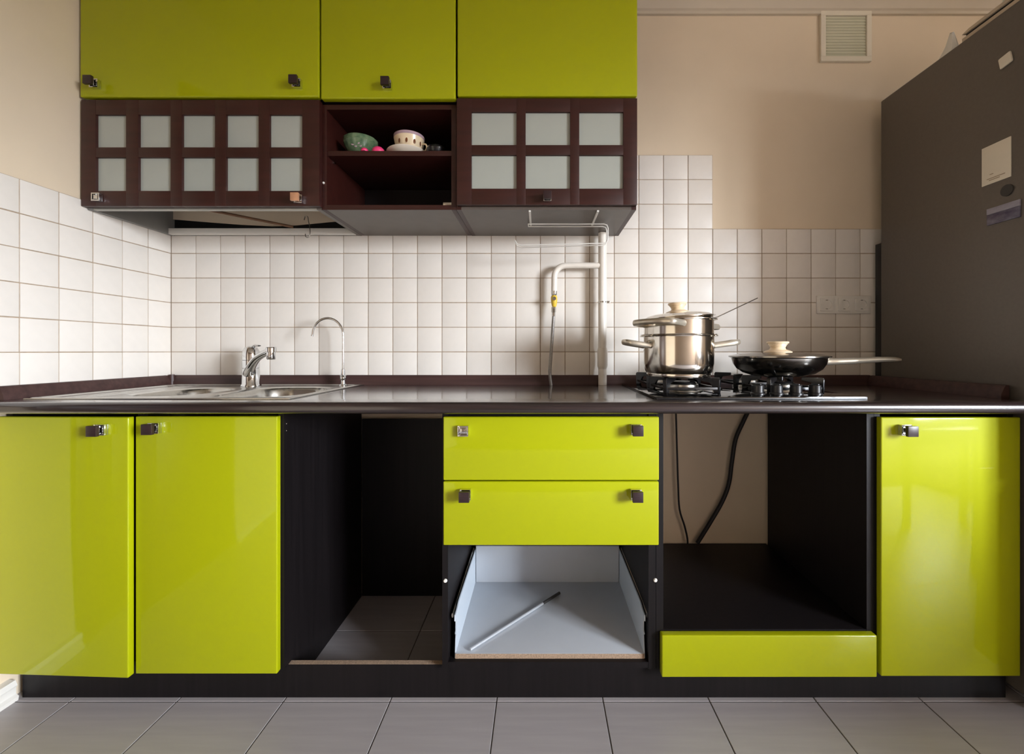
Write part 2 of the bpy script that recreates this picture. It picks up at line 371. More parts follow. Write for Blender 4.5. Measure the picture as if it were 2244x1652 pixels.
obj('drawer_side', side(XA0 - .001, XA0 + .002), M['drawmet'], bx3); obj('drawer_side', side(XA1 - .002, XA1 + .001), M['drawmet'], bx3)
for x in (XA0 - .007, XA1 + .007):
    obj('slide_rail', sweep(bmesh.new(), [(x, YA, .236), (x, 1.3, .240), (x, YB, .243)], .003, 8, ry=.007), M['satin'], bx3)
for px, py in ((976, 1272), (1436, 1271)):
    x, y, z = at(px, py, YCF)
    bm = lathe(bmesh.new(), [(0, 0), (.0055, 0), (.0055, .0015), (.004, .004), (0, .005)], 0, 0, 16)
    bmesh.ops.rotate(bm, verts=bm.verts[:], cent=(0, 0, 0), matrix=Matrix.Rotation(math.pi / 2, 3, 'X'))
    bmesh.ops.translate(bm, verts=bm.verts[:], vec=(x, YCF, z))
    q = obj('cap', bm, M['white'], dc); q['label'] = 'white plastic cap'

oc = thing('oven_cabinet', (.63, 1.45, 0), 'empty dark oven housing with one low lime green drawer front', 'cabinet', 'base cabinets under the worktop')
panel('side_panel', oc, M['wenge'], .3262, .3462, YCF, 1.70, 0, .820, bev=.0008)
panel('side_panel', oc, M['wenge'], .9165, .9365, YCF, 1.70, 0, .820, bev=.0008)
panel('shelf', oc, M['wenge'], .3462, .9165, YCF + .001, 1.715, .190, .206, bev=.0006)
panel('bottom_panel', oc, M['wenge'], .3462, .9165, YCF + .001, 1.69, .098, .114)
obj('drawer', hx(.3355, ax(1920, YD), YD - .004, YD + DT, .089, .2045, b=.004), M['lime'], oc)

ec = thing('base_cabinet', (1.135, 1.45, 0), 'lime green single-door cabinet at the right end next to the fridge', 'cabinet', 'base cabinets under the worktop')
panel('side_panel', ec, M['wenge'], .9375, .9535, YCF, 1.70, 0, .820)
panel('side_panel', ec, M['wenge'], 1.311, 1.327, YCF, 1.70, 0, .820)
panel('bottom_panel', ec, M['wenge'], .9535, 1.311, YCF + .001, 1.69, .098, .114)
panel('back_panel', ec, M['wenge'], .9535, 1.311, 1.69, 1.70, .098, .820)
dE = obj('door', hx(ax(1931, YD), 1.327, YD, YD + DT, .089, .804), M['lime'], ec)
knob(dE, ax(1979, YD), az(941, YD), YD)

bm = BX(-1.474, 1.327, 1.204, 1.220, 0, .094)
pl = tag(obj('plinth', bm, [M['wenge']]), 'long black plinth board along the floor under the base cabinets', 'plinth')
obj('raw_edge', BX(-.7165, -.274, 1.2045, 1.2195, .0941, .0947), M['chip'], pl)
tag(obj('panel', BX(-.7165, -.2745, 1.703, 1.713, 0, .713), M['wenge']), 'black board standing at the back of the empty dishwasher bay', 'panel')

# ------------------------------------------------------------------ worktop
Z1, Z0 = .852, .821
def arcp(c, r, a0, a1, n=6): return [(c[0] + r * math.cos(math.radians(a0 + (a1 - a0) * i / n)), c[1] + r * math.sin(math.radians(a0 + (a1 - a0) * i / n))) for i in range(n + 1)]
wtop = thing('worktop', (-.08, 1.41, Z0), 'long dark brown wood-grain worktop with a rounded front edge', 'worktop')
XE = 1.333
prof = [(1.21, Z0)] + [(1.21, Z1)] + arcp((1.121, Z1 - .014), .014, 90, 180) + arcp((1.119, Z0 + .012), .012, 180, 270)
bm = prism(bmesh.new(), prof, 'x', -1.4955, XE)
box(bm, -1.4955, XE, 1.63, TF - .0005, Z0, Z1); box(bm, -1.4955, -1.30, 1.21, 1.63, Z0, Z1); box(bm, -.73, XE, 1.21, 1.63, Z0, Z1)
bmesh.ops.remove_doubles(bm, verts=bm.verts[:], dist=.0001)
obj('slab', bm, M['wenge_h'], wtop)
up = [(TF - .0005, Z1), (1.690, Z1), (1.691, Z1 + .012), (1.699, Z1 + .030), (1.704, Z1 + .037), (TF - .0005, Z1 + .038)]
obj('upstand', prism(bmesh.new(), up, 'x', -1.4955, XE), M['upst'], wtop)
upl = [(-1.4955 + (TF - .0005 - a), b) for a, b in up]
obj('upstand', prism(bmesh.new(), upl, 'y', 1.16, 1.6899), M['upst'], wtop)
upr = [(XE - (TF - .0005 - a), b) for a, b in up]
obj('upstand', prism(bmesh.new(), upr, 'y', 1.20, 1.6899), M['upst'], wtop)
bm = bmesh.new(); sweep(bm, [(-1.478, 1.697, Z1), (-1.478, 1.697, Z1 + .0405)], [.014, .009], 10)
obj('corner_cap', bm, M['upst'], wtop)

# ------------------------------------------------------------------ sink
SX0, SX1, SY0, SY1, SZ = -1.436, -.697, 1.176, 1.672, .8535
def rr(x, y, cx, cy, hx_, hy_, r):
    qx, qy = abs(x - cx) - hx_ + r, abs(y - cy) - hy_ + r
    return math.hypot(max(qx, 0), max(qy, 0)) + min(max(qx, qy), 0) - r
def ss(a, b, t):
    t = max(0, min(1, (t - a) / (b - a))); return t * t * (3 - 2 * t)
def sink_z(x, y):
    z = SZ
    e = -rr(x, y, (SX0 + SX1) / 2, (SY0 + SY1) / 2, (SX1 - SX0) / 2, (SY1 - SY0) / 2, .02)
    z += .0035 * ss(0, .004, e) * (1 - ss(.014, .03, e))
    for cx, cy, a, b, r, d in ((-.873, 1.405, .125, .165, .09, .14), (-1.165, 1.40, .095, .135, .08, .12)):
        s = rr(x, y, cx, cy, a, b, r)
        z -= .004 * (1 - ss(-.004, .02, s)) + d * ss(0, 1, max(0, min(1, -s / .045)) ** .7)
    if x < -1.285: z -= .0025 * ss(.03, .05, e) * (0.5 + 0.5 * math.cos((x + 1.40) * 2 * math.pi / .028)) * ss(-1.285, -1.30, x)
    return z
sk_ = thing('sink', ((SX0 + SX1) / 2, (SY0 + SY1) / 2, SZ), 'stainless steel sink with two bowls and a drainer set into the worktop', 'sink')
bm = bmesh.new(); NX, NY = 150, 100
g = [[bm.verts.new((SX0 + (SX1 - SX0) * i / NX, SY0 + (SY1 - SY0) * j / NY, sink_z(SX0 + (SX1 - SX0) * i / NX, SY0 + (SY1 - SY0) * j / NY))) for i in range(NX + 1)] for j in range(NY + 1)]
for j in range(NY):
    for i in range(NX): bm.faces.new((g[j][i], g[j][i + 1], g[j + 1][i + 1], g[j + 1][i]))
o = obj('basin', bm, M['satin'], sk_, sharp=60)
bm = bmesh.new()
box(bm, SX0, SX1, SY0 - .002, SY0 + .004, Z1 + .0002, SZ + .002, bev=.0008); box(bm, SX1 - .004, SX1 + .002, SY0, SY1, Z1 + .0002, SZ + .002, bev=.0008)
obj('rim', bm, M['satin'], sk_)
for cx, cy, d in ((-.873, 1.405, .14), (-1.165, 1.40, .12)):
    obj('drain', lathe(bmesh.new(), [(0, SZ - d - .0035), (.025, SZ - d - .0035), (.035, SZ - d - .001), (.04, SZ - d - .0035)], cx, cy, 24), M['chrome'], sk_)

# mixer tap
fx, fy = ax(548, 1.60), 1.605
tp = thing('mixer_tap', (fx, fy, SZ), 'chrome single-lever mixer tap behind the sink bowls', 'tap')
obj('body', lathe(bmesh.new(), [(0, SZ), (.034, SZ), (.034, SZ + .004), (.030, SZ + .010), (.0285, SZ + .05), (.0285, SZ + .066), (.0272, SZ + .067), (.0272, SZ + .0685), (.0285, SZ + .07), (.0285, SZ + .098), (.0272, SZ + .099), (.0272, SZ + .1005)], fx, fy, 32), M['chrome'], tp)
lv = obj('lever', lathe(bmesh.new(), [(.0285, SZ + .1008), (.0285, SZ + .120), (.0265, SZ + .136), (.020, SZ + .147), (.009, SZ + .1515), (0, SZ + .152)], fx, fy, 32), M['chrome'], tp)
obj('lever_arm', sweep(bmesh.new(), smooth_path([(fx + .005, fy - .002, SZ + .147), (fx + .022, fy - .008, SZ + .154), (fx + .047, fy - .02, SZ + .153)], 5), [.008] * 6 + [.006] * 4 + [.004], 10, ry=[.005] * 6 + [.0035] * 4 + [.002]), M['chrome'], lv)
sx, sy = ax(594, 1.44), 1.44
pth = smooth_path([(fx + .004, fy - .018, SZ + .048), (fx + .03, fy - .05, SZ + .066), (fx + .09, fy - .10, SZ + .108), (sx - .006, sy + .006, SZ + .136)], 6)
obj('spout', sweep(bmesh.new(), pth, [.019 - .008 * i / 18 for i in range(19)], 16, ry=[.015 - .004 * i / 18 for i in range(19)]), M['chrome'], tp)
obj('nozzle', lathe(bmesh.new(), [(0, .972 - .014), (.012, .972 - .014), (.0135, .972 - .011), (.0135, .983), (.0165, .984), (.0165, .997), (.014, 1.0), (0, 1.001)], sx, sy, 24), M['chrome'], tp)

# filter tap
gx, gy = ax(752, 1.635), 1.635
ft = thing('filter_tap', (gx, gy, SZ), 'slender chrome gooseneck drinking water tap at the right rear corner of the sink', 'tap')
obj('base', lathe(bmesh.new(), [(0, SZ), (.015, SZ), (.015, SZ + .004), (.0095, SZ + .006), (.0085, SZ + .022), (.012, SZ + .024), (.012, SZ + .038), (.008, SZ + .042), (.0075, SZ + .062), (.005, SZ + .064)], gx, gy, 20), M['chrome'], ft)
R = (752 - 690) / 2 * 1.635 / F
zt = az(735, 1.635); pts = [(gx, gy, SZ + .05), (gx, gy, zt - .03)]
for i in range(0, 17):
    a = math.radians(0 + 176 * i / 16); pts.append((gx - R + R * math.cos(a), gy - .018 * (1 - math.cos(a)) / 2, zt + .066 * math.sin(a)))
pts.append((pts[-1][0] - .002, pts[-1][1], zt - .004))
obj('neck', sweep(bmesh.new(), pts, .0046, 12), M['chrome'], ft)
bm = bmesh.new(); bmesh.ops.create_uvsphere(bm, u_segments=16, v_segments=10, radius=.0105); bmesh.ops.translate(bm, verts=bm.verts[:], vec=(gx + .006, gy - .014, SZ + .030))
obj('handle', bm, M['chrome'], ft)

# ------------------------------------------------------------------ hob
GZ = .859
hob = thing('gas_hob', (.617, 1.42, Z1), 'black glass gas hob with four burners set into the worktop', 'hob')
obj('glass_top', BX(.322, .912, 1.176, 1.662, Z1 + .0005, GZ, bev=.0006), M['bglass'], hob)
obj('edge_trim', BX(.324, .910, 1.1735, 1.1755, Z1 + .0006, GZ - .003, bev=.0005), M['black'], hob)
BUR = [(.464, 1.37, .047), (.464, 1.57, .036), (.770, 1.57, .036), (.781, 1.37, .042)]
for cx, cy, r in BUR:
    b = obj('burner', lathe(bmesh.new(), [(0, GZ), (r + .016, GZ), (r + .014, GZ + .004), (r + .002, GZ + .007), (r, GZ + .010), (r, GZ + .021), (r - .004, GZ + .023), (0, GZ + .023)], cx, cy, 36), M['opalb'], hob)
    obj('burner_cap', lathe(bmesh.new(), [(0, GZ + .0232), (r - .006, GZ + .0232), (r - .004, GZ + .026), (r - .008, GZ + .030), (0, GZ + .031)], cx, cy, 36), M['iron'], b)
for px in (1660.5, 1702, 1744, 1786):
    x, y = ax(px, 1.25), 1.25
    k = obj('control_knob', lathe(bmesh.new(), [(0, GZ), (.0195, GZ), (.0195, GZ + .004), (.0165, GZ + .006), (.0165, GZ + .026), (.015, GZ + .028), (0, GZ + .028)], x, y, 28), M['black'], hob)
    obj('pointer', BX(x - .002, x + .002, y - .016, y + .016, GZ + .0281, GZ + .031, bev=.0006), M['black'], k)
GT = .905
def support(cx, cy, label):
    t = thing('pan_support', (cx, cy, GZ), label, 'pan support', 'cast iron pan supports on the hob')
    h = .081
    bm = bmesh.new()
    for a, b in (((-h, -h), (h, -h)), ((h, -h), (h, h)), ((h, h), (-h, h)), ((-h, h), (-h, -h))):
        x0, x1 = sorted((cx + a[0], cx + b[0])); y0, y1 = sorted((cy + a[1], cy + b[1]))
        box(bm, x0 - .004, x1 + .004, y0 - .004, y1 + .004, GZ + .009, GZ + .017, bev=.001)
    obj('frame', bm, M['iron'], t)
    for sx_ in (-1, 1):
        for sy_ in (-1, 1):
            bm = bmesh.new()
            # tall blade standing on the glass, running diagonally towards the burner
            d = Vector((-sx_, -sy_, 0)).normalized(); n = Vector((-d.y, d.x, 0)) * .006
            A = Vector((cx + sx_ * h, cy + sy_ * h, 0)); prof_ = [(-.004, GZ), (.012, GZ), (.016, GZ + .018), (.022, GZ + .030), (.055, GZ + .036), (.055, GT), (-.002, GT), (-.006, GT - .006)]
            va = [bm.verts.new(A + d * q + n + Vector((0, 0, z))) for q, z in prof_]; vb = [bm.verts.new(A + d * q - n + Vector((0, 0, z))) for q, z in prof_]
            m_ = len(prof_)
            for i in range(m_): bm.faces.new((va[i], va[(i + 1) % m_], vb[(i + 1) % m_], vb[i]))
            bm.faces.new(va[::-1]); bm.faces.new(vb)
            bmesh.ops.bevel(bm, geom=bm.edges[:], offset=.001, segments=1, affect='EDGES')
            obj('leg', bm, M['iron'], t)
support(.464, 1.37, 'black iron pan support under the tall steel pot')
support(.464, 1.57, 'black iron pan support behind the tall steel pot')
support(.770, 1.57, 'black iron pan support behind the frying pan')
support(.781, 1.37, 'black iron pan support under the frying pan')

# ------------------------------------------------------------------ cookware
def loop_handle(cx, cy, a, half, R, Ro, z, rise, wa=.005, wz=.010):
    pts = []
    for t, r in ((-1, R - .001), (-1, R + .012), (-.98, R + (Ro - R) * .7), (-.7, Ro - .004), (-.35, Ro), (0, Ro), (.35, Ro), (.7, Ro - .004), (.98, R + (Ro - R) * .7), (1, R + .012), (1, R - .001)):
        # sides run parallel, so the chord is kept constant
        ch = R * math.sin(math.radians(half)) * t; ra = math.sqrt(max(r * r - (R * math.sin(math.radians(half)) * abs(t)) ** 2 * 0, 0))
        ra = r * (math.cos(math.radians(half)) if abs(t) == 1 and r < R + .02 else 1)
        u = Vector((math.cos(a), math.sin(a), 0)); v = Vector((-u.y, u.x, 0))
        f = max(0, (r - R) / (Ro - R))
        pts.append(Vector((cx, cy, z + rise * f)) + u * ra + v * ch)
    pts = smooth_path(pts, 4)
    return sweep(bmesh.new(), pts, wa, 10, ry=wz, up=(0, 0, 1))
PX_, PY_ = .445, 1.36
PB = GT + .0005
pot = thing('cooking_pot', (PX_, PY_, PB), 'tall shiny steel pot with two handles on the left burner', 'pot')
R = .1085
obj('body', lathe(bmesh.new(), [(0, PB), (.093, PB), (.097, PB + .002), (.099, PB + .010), (.0985, PB + .0115), (.1, PB + .013), (.1045, PB + .022), (R, PB + .042), (R, 1.031), (R + .011, 1.033), (R + .012, 1.035), (R + .010, 1.0365), (R - .003, 1.0365), (R - .0035, 1.02), (R - .004, .96), (R - .02, PB + .006), (0, PB + .006)], PX_, PY_, 64), M['pot'], pot)
obj('handle', loop_handle(PX_, PY_, math.pi * 1.02, 20, R, .176, 1.003, .013, .005, .0085), M['handle'], pot)
obj('handle', loop_handle(PX_, PY_, -.02, 20, R, .186, 1.003, .013, .005, .0085), M['handle'], pot)
SB = 1.037
st = thing('steamer_insert', (PX_, PY_, SB), 'shallow steel steamer insert stacked on the tall pot', 'steamer')
obj('body', lathe(bmesh.new(), [(R - .006, SB - .028), (R - .0055, SB - .0003), (R + .009, SB), (R + .010, SB + .002), (R - .001, SB + .003), (R - .001, 1.082), (R + .010, 1.0845), (R + .010, 1.087), (R - .003, 1.087), (R - .004, SB - .026), (0, SB - .026), (0, SB - .028), (R - .006, SB - .028)], PX_, PY_, 64), M['pot'], st)
obj('handle', loop_handle(PX_, PY_, math.radians(222), 40, R, .156, 1.069, .006, .005, .009), M['handle'], st)
obj('handle', loop_handle(PX_, PY_, math.radians(42), 40, R, .150, 1.069, -.004, .005, .009), M['handle'], st)
LZ = 1.0875
lid = thing('lid', (PX_, PY_, LZ), 'domed steel lid with cream knob tilted on the tall pot', 'lid')
tilt = Matrix.Rotation(math.radians(-3.2), 3, 'Y')
def tl(bm, lift=.0055):
    bmesh.ops.rotate(bm, verts=bm.verts[:], cent=(PX_, PY_, LZ), matrix=tilt); bmesh.ops.translate(bm, verts=bm.verts[:], vec=(0, 0, lift)); return bm
obj('dome', tl(lathe(bmesh.new(), [(R - .004, LZ - .004), (R - .003, LZ), (R + .004, LZ), (R + .004, LZ + .0015), (R - .003, LZ + .003), (.095, LZ + .009), (.075, LZ + .014), (.04, LZ + .017), (0, LZ + .018)], PX_, PY_, 56)), M['pot'], lid)
def knob_prof(z, s): return [(0, z), (.040 * s, z), (.0405 * s, z + .003 * s), (.034 * s, z + .0065 * s), (.024 * s, z + .010 * s), (.021 * s, z + .015 * s), (.023 * s, z + .020 * s), (.0245 * s, z + .0205 * s), (.0243 * s, z + .024 * s), (.0275 * s, z + .0248 * s), (.0272 * s, z + .028 * s), (.031 * s, z + .029 * s), (.032 * s, z + .033 * s), (.030 * s, z + .035 * s), (.015 * s, z + .0335 * s), (0, z + .033 * s)]
obj('knob', tl(lathe(bmesh.new(), knob_prof(LZ + .016, .93), PX_, PY_, 36)), M['cream'], lid)
tag(obj('skewer', sweep(bmesh.new(), [(.50, 1.345, 1.0755), (.5457 + .02, 1.345, 1.0955), (ax(1660, 1.44), 1.44, az(653, 1.44))], .0017, 8), M['satin']), 'thin metal skewer handle sticking out from under the pot lid', 'skewer')

QX, QY = .788, 1.40
QB = PB
pan = thing('frying_pan', (QX, QY, QB), 'low steel frying pan with a long handle pointing to the fridge', 'pan')
obj('body', lathe(bmesh.new(), [(0, QB), (.078, QB), (.086, QB + .003), (.105, QB + .009), (.125, QB + .023), (.136, QB + .040), (.141, QB + .058), (.149, QB + .061), (.149, QB + .063), (.139, QB + .063), (.133, QB + .04), (.10, QB + .012), (0, QB + .006)], QX, QY, 64), M['pan'], pan)
hz = QB + .046
bm = sweep(bmesh.new(), smooth_path([(QX + .137, QY - .006, hz), (QX + .18, QY - .012, hz + .001), (QX + .25, QY - .022, hz + .004), (QX + .32, QY - .032, hz + .008), (QX + .375, QY - .04, hz + .007)], 5), [.010] * 5 + [.012] * 10 + [.012, .012, .011, .009, .007, .003], 12, ry=[.0115] * 5 + [.0108] * 5 + [.0095] * 5 + [.0085, .0085, .0085, .008, .0065, .004], up=(0, 0, 1))
obj('handle', bm, M['handle'], pan)
pz = QB + .0635
pld = thing('lid', (QX, QY, pz), 'shallow steel lid with cream knob on the frying pan', 'lid')
obj('dome', lathe(bmesh.new(), [(.147, pz), (.150, pz), (.150, pz + .0015), (.144, pz + .003), (.12, pz + .008), (.08, pz + .012), (.04, pz + .0135), (0, pz + .014)], QX, QY, 56), M['pan'], pld)
obj('knob', lathe(bmesh.new(), knob_prof(pz + .0125, 1.05), QX, QY, 36), M['cream'], pld)

# ------------------------------------------------------------------ gas pipe
gpx, gpy = ax(1320.5, 1.665), 1.668
gp = thing('gas_pipe', (gpx, gpy, Z1), 'white painted gas pipe with a side branch in front of the tiles', 'pipe')
obj('riser', sweep(bmesh.new(), [(gpx, gpy, Z1 + .0005), (gpx, gpy, 1.4525)], .0165, 24), M['whitepaint'], gp)
obj('sleeve', lathe(bmesh.new(), [(.0165, az(808, 1.66)), (.0195, az(803, 1.66)), (.0205, az(800, 1.66)), (.0205, az(770, 1.66)), (.0185, az(764, 1.66)), (.0165, az(762, 1.66))], gpx, gpy, 24), M['whitepaint'], gp)
bxp, bzp = ax(1215, 1.66), az(581, 1.66)
pts = [(gpx - .010, gpy, bzp)] + [(ax(1262, 1.66), gpy, bzp + .001), (ax(1250, 1.66), gpy, bzp + .0005)]
rc = .045
for i in range(9):
    a = math.radians(90 + 90 * i / 8); pts.append((bxp + rc + rc * math.cos(a), gpy, bzp - rc + rc * math.sin(a)))
pts.append((bxp - .001, gpy, az(638, 1.66)))
obj('branch', sweep(bmesh.new(), pts, .0118, 18), M['whitepaint'], gp)
zz = lambda y: az(y, 1.66)
obj('coupling', lathe(bmesh.new(), [(0, zz(647)), (.0095, zz(647)), (.0115, zz(645)), (.0115, zz(640)), (.0122, zz(637)), (0, zz(636))], bxp - .001, gpy, 12), M['satin'], gp)
v = obj('valve', lathe(bmesh.new(), [(0, zz(672)), (.008, zz(672)), (.010, zz(668)), (.0125, zz(660)), (.013, zz(655)), (.0125, zz(650)), (.0095, zz(647)), (0, zz(647))], bxp - .001, gpy, 16), M['yellow'], gp); v['label'] = 'yellow gas valve'
bm = sweep(bmesh.new(), [(bxp - .001, gpy - .010, zz(655)), (bxp - .001, gpy - .026, zz(655))], [.008, .007], 12); obj('valve_handle', bm, M['satin'], v)
obj('nut', lathe(bmesh.new(), [(0, zz(694)), (.006, zz(694)), (.0075, zz(690)), (.0075, zz(684)), (.0098, zz(683)), (.0098, zz(675)), (.008, zz(672)), (0, zz(672))], bxp - .003, gpy, 6), M['satin'], gp)
h = obj('hose', sweep(bmesh.new(), smooth_path([(bxp - .003, gpy, zz(692)), (ax(1210.5, 1.66), gpy, zz(735)), (ax(1207, 1.655), gpy - .006, zz(785)), (ax(1205, 1.65), gpy - .010, zz(815)), (ax(1208, 1.66), gpy - .006, Z1 + .0005)], 6), .0062, 12), M['hose'], gp); h['label'] = 'grey braided hose'
cl = lathe(bmesh.new(), [(.0165, zz(663)), (.0180, zz(663)), (.0180, zz(660)), (.0165, zz(660))], gpx, gpy, 24)
box(cl, gpx + .016, gpx + .030, gpy - .004, gpy + .004, zz(664), zz(659), bev=.001)
obj('clamp', cl, M['satin'], gp)

# ------------------------------------------------------------------ sockets, vent
sx0, sx1, sz0, sz1 = ax(1790, 1.708), ax(1908, 1.708), az(687, 1.708), az(648, 1.708)
so = thing('power_socket', ((sx0 + sx1) / 2, TF, sz0), 'white triple power socket on the tiles beside the fridge', 'socket')
obj('frame', BX(sx0, sx1, TF - .008, TF - .0002, sz0, sz1, bev=.0025), M['white'], so)
for i in range(3):
    cxs = sx0 + (sx1 - sx0) * (i + .5) / 3 + (1 - i) * .002; czs = (sz0 + sz1) / 2
    bm = bmesh.new(); hw = .0265
    n = 28; fr_ = TF - .0115
    ring = lambda r, y: [bm.verts.new((cxs + r * math.cos(2 * math.pi * k / n), y, czs + r * math.sin(2 * math.pi * k / n))) for k in range(n)]
    sq = lambda y, w_: [bm.verts.new((cxs + w_ * max(-1, min(1, 1.45 * math.cos(2 * math.pi * k / n))), y, czs + w_ * max(-1, min(1, 1.45 * math.sin(2 * math.pi * k / n))))) for k in range(n)]
    rs = [sq(TF - .0081, hw), sq(fr_, hw - .001), ring(.0195, fr_), ring(.0188, fr_ + .0095)]
    for a, b in zip(rs, rs[1:]):
        for k in range(n): bm.faces.new((a[k], a[(k + 1) % n], b[(k + 1) % n], b[k]))
    bm.faces.new(rs[-1])
    s_ = obj('outlet', bm, M['white'], so)
    for dx in (-.0075, .0075):
        obj('pin_hole', sweep(bmesh.new(), [(cxs + dx, fr_ + .0075, czs), (cxs + dx, fr_ + .0093, czs)], .0025, 10), M['black'], s_)
    for s2 in (-1, 1):
        obj('earth_clip', BX(cxs - .004, cxs + .004, fr_ + .001, fr_ + .009, czs + s2 * .0178 - .001, czs + s2 * .0178 + .001), M['satin'], s_)
vx0, vx1, vz0, vz1 = ax(1797, 1.715), ax(1908, 1.715), az(136, 1.715), az(25, 1.715)
ve = thing('air_vent', ((vx0 + vx1) / 2, YW, vz0), 'square pale ventilation grille high on the wall near the ceiling', 'vent')
bm = bmesh.new(); fwid = .020
for a in ((vx0, vx1, vz0, vz0 + fwid), (vx0, vx1, vz1 - fwid, vz1), (vx0, vx0 + fwid, vz0 + fwid, vz1 - fwid), (vx1 - fwid, vx1, vz0 + fwid, vz1 - fwid)):
    box(bm, a[0], a[1], YW - .014, YW - .0002, a[2], a[3], bev=.002)
obj('frame', bm, M['card'], ve)
obj('mesh', BX(vx0 + fwid, vx1 - fwid, YW - .005, YW - .001, vz0 + fwid, vz1 - fwid), M['grille'], ve)
n = 14
for i in range(n):
    z = vz0 + fwid + (vz1 - vz0 - 2 * fwid) * (i + .5) / n
    obj('slat', BX(vx0 + fwid, vx1 - fwid, YW - .0075, YW - .0051, z - .0042, z + .0042, bev=.0008), M['grille'], ve)

# ------------------------------------------------------------------ wall cabinets
UF, UC, UB, UZ = 1.376, 1.397, 1.713, 1.4535
def glass_door(par, x0, x1, z0, z1, cols, rows, m):
    bm = bmesh.new(); y0, y1 = UF, UF + .020
    xs = [x0] + [v for c in cols for v in c] + [x1]; zs = [z0] + [v for r in rows for v in r] + [z1]
    for i in range(0, len(xs), 2): box(bm, xs[i], xs[i + 1], y0, y1, z0, z1, bev=.0012)
    for i in range(0, len(zs), 2):
        for c in range(1, len(xs) - 1, 2):
            box(bm, xs[c] - .002, xs[c + 1] + .002, y0 + .0006, y1 - .001, zs[i], zs[i + 1], bev=.0012)
    d = obj('door', bm, m, par)
    for c in cols:
        for r in rows:
            obj('pane', BX(c[0] - .002, c[1] + .002, y0 + .009, y0 + .013, r[0] - .002, r[1] + .002), M['opal'], d)
    return d
G = UF + .008
gx_ = lambda p: ax(p, G)
gl_ = thing('wall_cabinet', (-1.107, UB, UZ), 'dark brown wall cabinet with ten frosted panes and an open bottom', 'cabinet', 'glazed wall cabinets')
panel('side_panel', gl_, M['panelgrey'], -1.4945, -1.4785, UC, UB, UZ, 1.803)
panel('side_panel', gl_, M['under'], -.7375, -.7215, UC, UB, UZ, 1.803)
panel('top_panel', gl_, M['inner'], -1.4785, -.7375, UC, UB, 1.787, 1.803)
dl = glass_door(gl_, -1.494, ax(700, UF), 1.459, 1.805, [(gx_(a), gx_(b)) for a, b in ((215, 281), (308, 378), (403, 475), (499, 570), (594, 665))],
                [(az(420, G), az(347, G)), (az(325, G), az(254, G))], M['frame'])
knob(dl, ax(217, UF), az(434, UF), UF, block=None, s=.9); knob(dl, ax(657, UF), az(438, UF), UF, block='copper', s=.9)
panel('front_rail', gl_, M['mark'], -1.4780, -.7380, UC + .001, UC + .015, UZ, UZ + .010, bev=.001)
panel('back_rail', gl_, M['white'], -1.4780, -.7380, UB - .032, UB - .012, UZ - .001, UZ + .022, bev=.001)
# sagging hardboard back above a dark gap
bm = bmesh.new(); y = UB - .006
tt = [(-1.478, .064), (-1.33, .052), (-1.2, .042), (-1.08, .036), (-.98, .040), (-.86, .052), (-.738, .062)]
A = [bm.verts.new((x, y - .004 + yy, z)) for yy in (0, .003) for x, z in [(x, UZ + z) for x, z in tt] + [(-.738, 1.786), (-1.478, 1.786)]]
k = len(A) // 2
for i in range(k): bm.faces.new((A[i], A[(i + 1) % k], A[k + (i + 1) % k], A[k + i]))
bm.faces.new(A[:k][::-1]); bm.faces.new(A[k:])
obj('back_board', bm, M['plaster'], gl_)
panel('gap_shade_strip', gl_, M['black'], -1.478, -.738, UB - .0025, UB - .0005, UZ + .001, UZ + .075)  # black strip standing in for the shade inside the gap
obj('wooden_rod', sweep(bmesh.new(), [(-1.245, UC + .03, UZ + .035), (-.98, UB - .035, UZ + .026)], .005, 10), M['brownrod'], gl_)
hkx, hky = ax(676, UB - .03), UB - .0345
bm = sweep(bmesh.new(), smooth_path([(hkx - .012, hky - .004, UZ + .052), (hkx - .008, hky - .005, UZ + .066), (hkx + .001, hky - .004, UZ + .066), (hkx + .004, hky - .003, UZ + .05), (hkx + .010, hky - .003, UZ + .018), (hkx + .011, hky - .004, UZ - .002), (hkx + .006, hky - .005, UZ - .016), (hkx - .004, hky - .006, UZ - .016), (hkx - .007, hky - .006, UZ - .003)], 5), .0016, 8)
tag(obj('hook', bm, M['satin']), 'small wire hook hanging at the back rail under the left cabinet', 'hook')

oc2 = thing('wall_shelf_unit', (-.498, UB, UZ), 'open dark wall shelf unit holding crockery between the glazed cabinets', 'shelf unit')
mx0, mx1 = -.7205, -.2765
panel('side_panel', oc2, M['frame'], mx0, mx0 + .016, UC, UB - .004, UZ, 1.801, bev=.0006); panel('side_panel', oc2, M['frame'], mx1 - .016, mx1, UC, UB - .004, UZ, 1.801, bev=.0006)
panel('top_panel', oc2, M['frame'], mx0 + .016, mx1 - .016, UC + .0005, UB - .004, 1.785, 1.801)
panel('bottom_panel', oc2, M['under'], mx0 + .016, mx1 - .016, UC + .0012, UB - .004, UZ, UZ + .016)
obj('edge_strip', BX(mx0 + .016, mx1 - .016, UC + .0002, UC + .0011, UZ + .0004, UZ + .016), M['frame'], oc2)
panel('back_panel', oc2, M['inner'], mx0 + .016, mx1 - .016, UB - .012, UB - .004, UZ + .016, 1.785)
SH = az(330.5, UC + .004)
panel('shelf', oc2, M['frame'], mx0 + .016, mx1 - .016, UC + .004, UB - .012, SH - .0165, SH, bev=.0008)
c = at(980, 442, 1.405); obj('catch', BX(c[0] - .013, mx1 - .016, 1.400, 1.412, UZ + .016, UZ + .026, bev=.002), M['satin'], oc2)
c = at(704, 401, UC); bm = bmesh.new(); bmesh.ops.create_uvsphere(bm, u_segments=12, v_segments=8, radius=.004); bmesh.ops.translate(bm, verts=bm.verts[:], vec=(mx0 + .006, UC - .001, c[2])); obj('cap', bm, M['white'], oc2)
